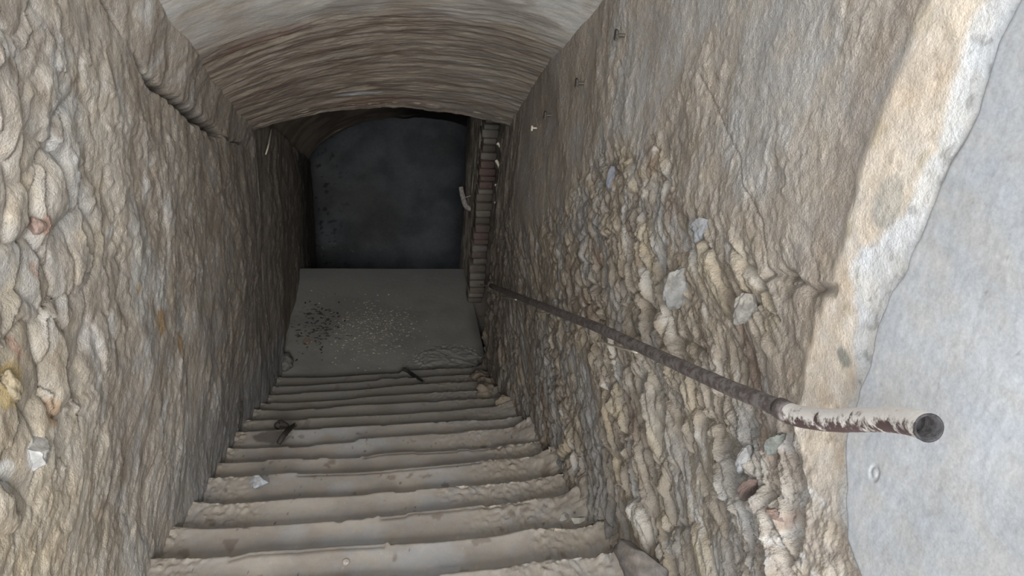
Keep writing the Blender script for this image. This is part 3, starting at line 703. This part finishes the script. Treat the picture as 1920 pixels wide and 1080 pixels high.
# ------------------------------------------------------------------ stones, clods and litter
def stone(name, loc, size, mat, label, cat, col=None, seed=0, rot=(0, 0, 0), rough=.25, sub=4, group=None, facet=0):
    rnd = random.Random(seed); bm = bmesh.new(); bmesh.ops.create_icosphere(bm, subdivisions=sub, radius=1)
    Vv = np.array([v.co[:] for v in bm.verts])
    n = fbm(Vv[:, 0]*1.3+seed, Vv[:, 1]*1.3+Vv[:, 2]*.9, 700+seed, 3)*rough*1.6+fbm(Vv[:, 0]*2+Vv[:, 2]*2.2, Vv[:, 1]*2.6-Vv[:, 2]*1.2, 730+seed, 3)*rough*.5
    Vv = Vv*(1+n)[:, None]
    for q in range(facet):
        d = Vector((rnd.uniform(-1, 1), rnd.uniform(-1, 1), rnd.uniform(-.3, 1))).normalized(); k = rnd.uniform(.5, .75)
        s = Vv@np.array(d); Vv = Vv-np.maximum(0, s-k)[:, None]*np.array(d)[None, :]
    Vv = Vv*np.array(size)[None, :]
    Fs = [tuple(v.index for v in f.verts) for f in bm.faces]; bm.free()
    cc = None
    if col is not None:
        cc = mix(srgb(*col), srgb(*[min(255, c*1.18) for c in col]), sm(-.3, .3, fbm(Vv[:, 0]*30, Vv[:, 1]*30+Vv[:, 2]*20, 760+seed, 3)))
    o = mesh_obj(name, Vv, Fs, mat, cc, label=label, cat=cat, group=group)
    o.location = loc; o.rotation_euler = rot
    return o
ZN = np.array([0, 0, 1.]); XN = np.array([1., 0, 0])
def on_step(px, py, k, dz=0): p = at(px, py, ZN, Z0+RISE*k+dz); return tuple(p)
def on_right(px, py, x=.985): return tuple(at(px, py, XN, x))
def on_left(px, py, x=-.9): return tuple(at(px, py, XN, x))

stone('stone', on_step(487, 902, 10, .02), (.058, .045, .030), M_STONE, 'pale blue-grey angular stone lying on a step near the left wall', 'stone', (142, 144, 150), 3, (0, .2, .5), .18, 4, None, 6)
stone('rock', tuple(at(1205, 1058, XN, .93)), (.07, .12, .075), M_STONE, 'large dark rounded rock at the foot of the right wall in the bottom corner', 'rock', (98, 90, 84), 5, (0, 0, .4), .2, 4, None, 4)
stone('stone_slab', on_step(1082, 975, 12, .03), (.042, .022, .018), M_STONE, 'small pale flat slab wedged at the right end of a step, larger of two', 'stone', (132, 130, 120), 7, (.5, 0, .1), .1, 4, None, 7)
stone('stone_slab', on_step(1057, 970, 12, .028), (.03, .02, .012), M_STONE, 'small grey flat chip beside the pale slab, left of it', 'stone', (112, 108, 102), 8, (.4, 0, .4), .12, 4, None, 7)
stone('pebble', on_step(649, 1053, 13, .004), (.016, .015, .012), M_STONE, 'round pale pebble set in the step nearest the viewer', 'pebble', (140, 131, 124), 9, (0, 0, 0), .12, 3)
stone('stone', (at(535, 683, ZN, -4.36)[0], at(535, 683, ZN, -4.36)[1], -4.34), (.075, .10, .075), M_STONE, 'dark rounded stone on the landing against the left wall', 'stone', (100, 98, 92), 10, (0, 0, 0), .2, 4)
# clay slumped down the right end of the lower steps
for i, (px, py, k, s) in enumerate([(908, 712, 1, (.11, .10, .07)), (925, 722, 2, (.08, .10, .07)), (918, 735, 3, (.12, .09, .06)), (952, 757, 5, (.05, .07, .06)), (960, 768, 5, (.05, .05, .05))]):
    lab = ['topmost and farthest clay clod slumped against the right wall by the landing', 'small clay clod wedged below the farthest clod against the right wall', 'broad clay clod lying over a step end just above the landing',
           'small upper clay clod at the right end of a step, above a round one', 'small round clay clod at the right end of a step below the others'][i]
    q = on_step(px, py, k, .0)
    stone('clay_clod', (min(q[0], .98)-.02, q[1], q[2]), s, M_CLAY, lab, 'clod', None, 20+i, (.2*i, .3, .5*i), .4, 4, 'clay clods at the right ends of the steps')
# stones and bricks showing in the walls
for (px, py, s, col, lab, nm, cat, sd) in [
    (1147, 335, (.012, .022, .05), (128, 132, 146), 'small dark blue-grey stone set in the upper right wall', 'wall_stone', 'stone', 31),
    (1272, 540, (.026, .042, .085), (164, 162, 156), 'white-grey stone bulging from the middle of the right wall above the pipe', 'wall_stone', 'stone', 32),
    (1318, 425, (.018, .028, .05), (150, 153, 158), 'bluish white stone in the right wall above the bulging white-grey stone', 'wall_stone', 'stone', 33),
    (1402, 575, (.02, .022, .06), (158, 152, 142), 'upright whitish stone in the right wall near the sandy patch', 'wall_stone', 'stone', 34),
    (1408, 918, (.018, .010, .035), (124, 98, 88), 'narrow upright red brick fragment in the right wall below the handrail', 'wall_brick', 'brick', 35),
    (1458, 962, (.014, .032, .014), (172, 136, 120), 'wide pinkish red brick fragment in the right wall below the handrail', 'wall_brick', 'brick', 36),
    (1462, 1008, (.012, .032, .015), (192, 184, 174), 'white stone under the pinkish brick fragment in the right wall', 'wall_stone', 'stone', 37),
    (1400, 858, (.014, .012, .055), (164, 164, 166), 'smooth grey upright stone in the right wall below the pipe bend', 'wall_stone', 'stone', 38),
    (1455, 832, (.016, .014, .04), (128, 134, 126), 'greenish grey stone just under the handrail bend', 'wall_stone', 'stone', 39)]:
    stone(nm, on_right(px, py, .994), (s[0]*1.9, s[1], s[2]), M_STONE, lab, cat, [q*.76 for q in col], sd, (0.25*math.sin(sd), 0, 0), .22, 5, None, 2)
for (px, py, s, col, lab, nm, sd) in [
    (68, 422, (.012, .03, .026), (172, 136, 118), 'small orange-red stone in the upper left wall', 'wall_stone', 41),
    (62, 848, (.018, .06, .05), (196, 194, 190), 'bright white stone low in the left wall at the picture edge', 'wall_stone', 42),
    (20, 725, (.012, .04, .05), (186, 164, 122), 'yellow ochre stone in the left wall above the white stone', 'wall_stone', 43)]:
    stone(nm, on_left(px, py, -.915), (s[0]*1.9, s[1], s[2]), M_STONE, lab, 'stone', [q*.8 for q in col], sd, (0, 0, 0), .22, 5, None, 2)

# iron pins along the top of the right wall
for (px, py, s, lab) in [(1160, 66, .024, 'nearest and largest rusty iron wall pin high on the right wall'), (1085, 156, .024, 'second rusty iron wall pin from the top of the right wall'),
                         (1025, 216, .024, 'third rusty iron wall pin high on the right wall, above the pale one'), (1000, 240, .018, 'farthest small pale wall pin beside the vault edge')]:
    p = np.array(on_right(px, py, .975))
    e = empty('wall_pin', tuple(p), label=lab, cat='wall pin', group='iron pins along the top of the right wall')
    m = M_DARKMETAL if py != 240 else M_PALEWOOD
    tube('shank', [(.04, 0, 0), (-.012, 0, 0)], s*.32, m, parent=e, seg=10)
    bm = bmesh.new(); bmesh.ops.create_cube(bm, size=1); bmesh.ops.scale(bm, verts=bm.verts, vec=(.012, s*1.4, s*1.9)); bmesh.ops.translate(bm, verts=bm.verts, vec=(-.010, 0, .0))
    bmesh.ops.bevel(bm, geom=bm.edges[:], offset=.003, segments=2, affect='EDGES')
    bm.verts.index_update()
    mesh_obj('plate', [tuple(v.co) for v in bm.verts], [tuple(v.index for v in f.verts) for f in bm.faces], m, smooth=False, parent=e); bm.free()

# twigs
def twig(pts, r, mat, label, name='twig'):
    loc = pts[0]; e = D.objects
    o, _, _ = tube(name, rel(pts, loc), r, mat, seg=8, sub=5, wob=.35, label=label, cat='twig')
    o.location = loc; return o
twig([on_step(522, 832, 7, .03), on_step(533, 815, 7, .045), on_step(548, 800, 6, .03), on_step(555, 795, 6, .02)], [.014, .018, .016, .012], M_WOOD, 'thick black wet stick lying across the steps on the left')
twig([on_step(519, 802, 6, .01), on_step(524, 795, 6, .02), on_step(532, 796, 6, .018), on_step(541, 800, 6, .01)], [.022, .03, .024, .012], M_WOOD, 'dark crumpled scrap beside the thick black stick', 'scrap')
twig([on_step(757, 692, 0, .02), on_step(770, 700, 0, .03), on_step(785, 710, 1, .03), on_step(795, 716, 2, .02)], [.018, .016, .012, .008], M_WOOD, 'dark stick leaning over the lowest steps in the middle')
twig([on_step(449, 802, 6, .02), on_step(452, 785, 6, .06), on_step(454, 770, 6, .12), on_step(453, 752, 6, .16)], [.008, .009, .008, .006], M_WOOD, 'short dark upright stick against the left wall beside the steps')
twig([on_left(498, 290, -.89), on_left(504, 270, -.87), on_left(509, 240, -.9)], [.006, .007, .006], M_PALEWOOD, 'thin pale root hanging under the left corner of the arch')
for i, (px, py, px2, py2) in enumerate([(932, 268, 940, 285), (930, 300, 938, 335), (929, 345, 936, 372), (928, 378, 934, 398)]):
    a = at(px, py, np.array([0, 1., 0]), 6.0); b = at(px2, py2, np.array([0, 1., 0]), 6.0)
    twig([tuple(a), tuple((a+b)/2+np.array([.02, 0, 0])), tuple(b)], [.012, .016, .010], M_PALEWOOD,
         ['topmost pale splinter at the broken far edge of the right wall', 'second pale splinter down the far edge of the right wall', 'third pale splinter down the far edge of the right wall', 'lowest pale splinter at the far edge of the right wall'][i], 'splinter')

# uncounted litter on the landing
def litter(name, n, xr, yr, z, size, mat, label, seed, ctr=None):
    rnd = random.Random(seed); V = []; Fs = []
    for i in range(n):
        if ctr: x = rnd.gauss(ctr[0], ctr[2]); y = rnd.gauss(ctr[1], ctr[3])
        else: x = rnd.uniform(*xr); y = rnd.uniform(*yr)
        if not (-.85 < x < .95 and 6.12 < y < 8.3): continue
        s = size*rnd.uniform(.4, 1.3); a = rnd.uniform(0, 3.14); b0 = len(V)
        ca, sa = math.cos(a), math.sin(a)
        for (u, v, hz) in [(-1.3, 0, 0), (0, -.5, 0), (1.3, 0, 0), (0, .5, 0), (0, 0, .5), (0, 0, -.3)]:
            V.append((x+(u*ca-v*sa)*s, y+(u*sa+v*ca)*s, z+hz*s+s*.1))
        for t in [(0, 1, 4), (1, 2, 4), (2, 3, 4), (3, 0, 4), (1, 0, 5), (2, 1, 5), (3, 2, 5), (0, 3, 5)]: Fs.append(tuple(b0+q for q in t))
    mesh_obj(name, V, Fs, mat, smooth=False, kind='stuff', label=label, cat='litter')
litter('straw_litter', 420, None, None, -4.378, .010, M_PALEWOOD, 'pale straw and grit scattered over the middle of the muddy landing', 5, (-.05, 7.0, .26, .32))
litter('leaf_litter', 80, None, None, -4.379, .017, M_WOOD, 'dark leaf scraps scattered on the left side of the landing', 6, (-.62, 7.05, .12, .28))
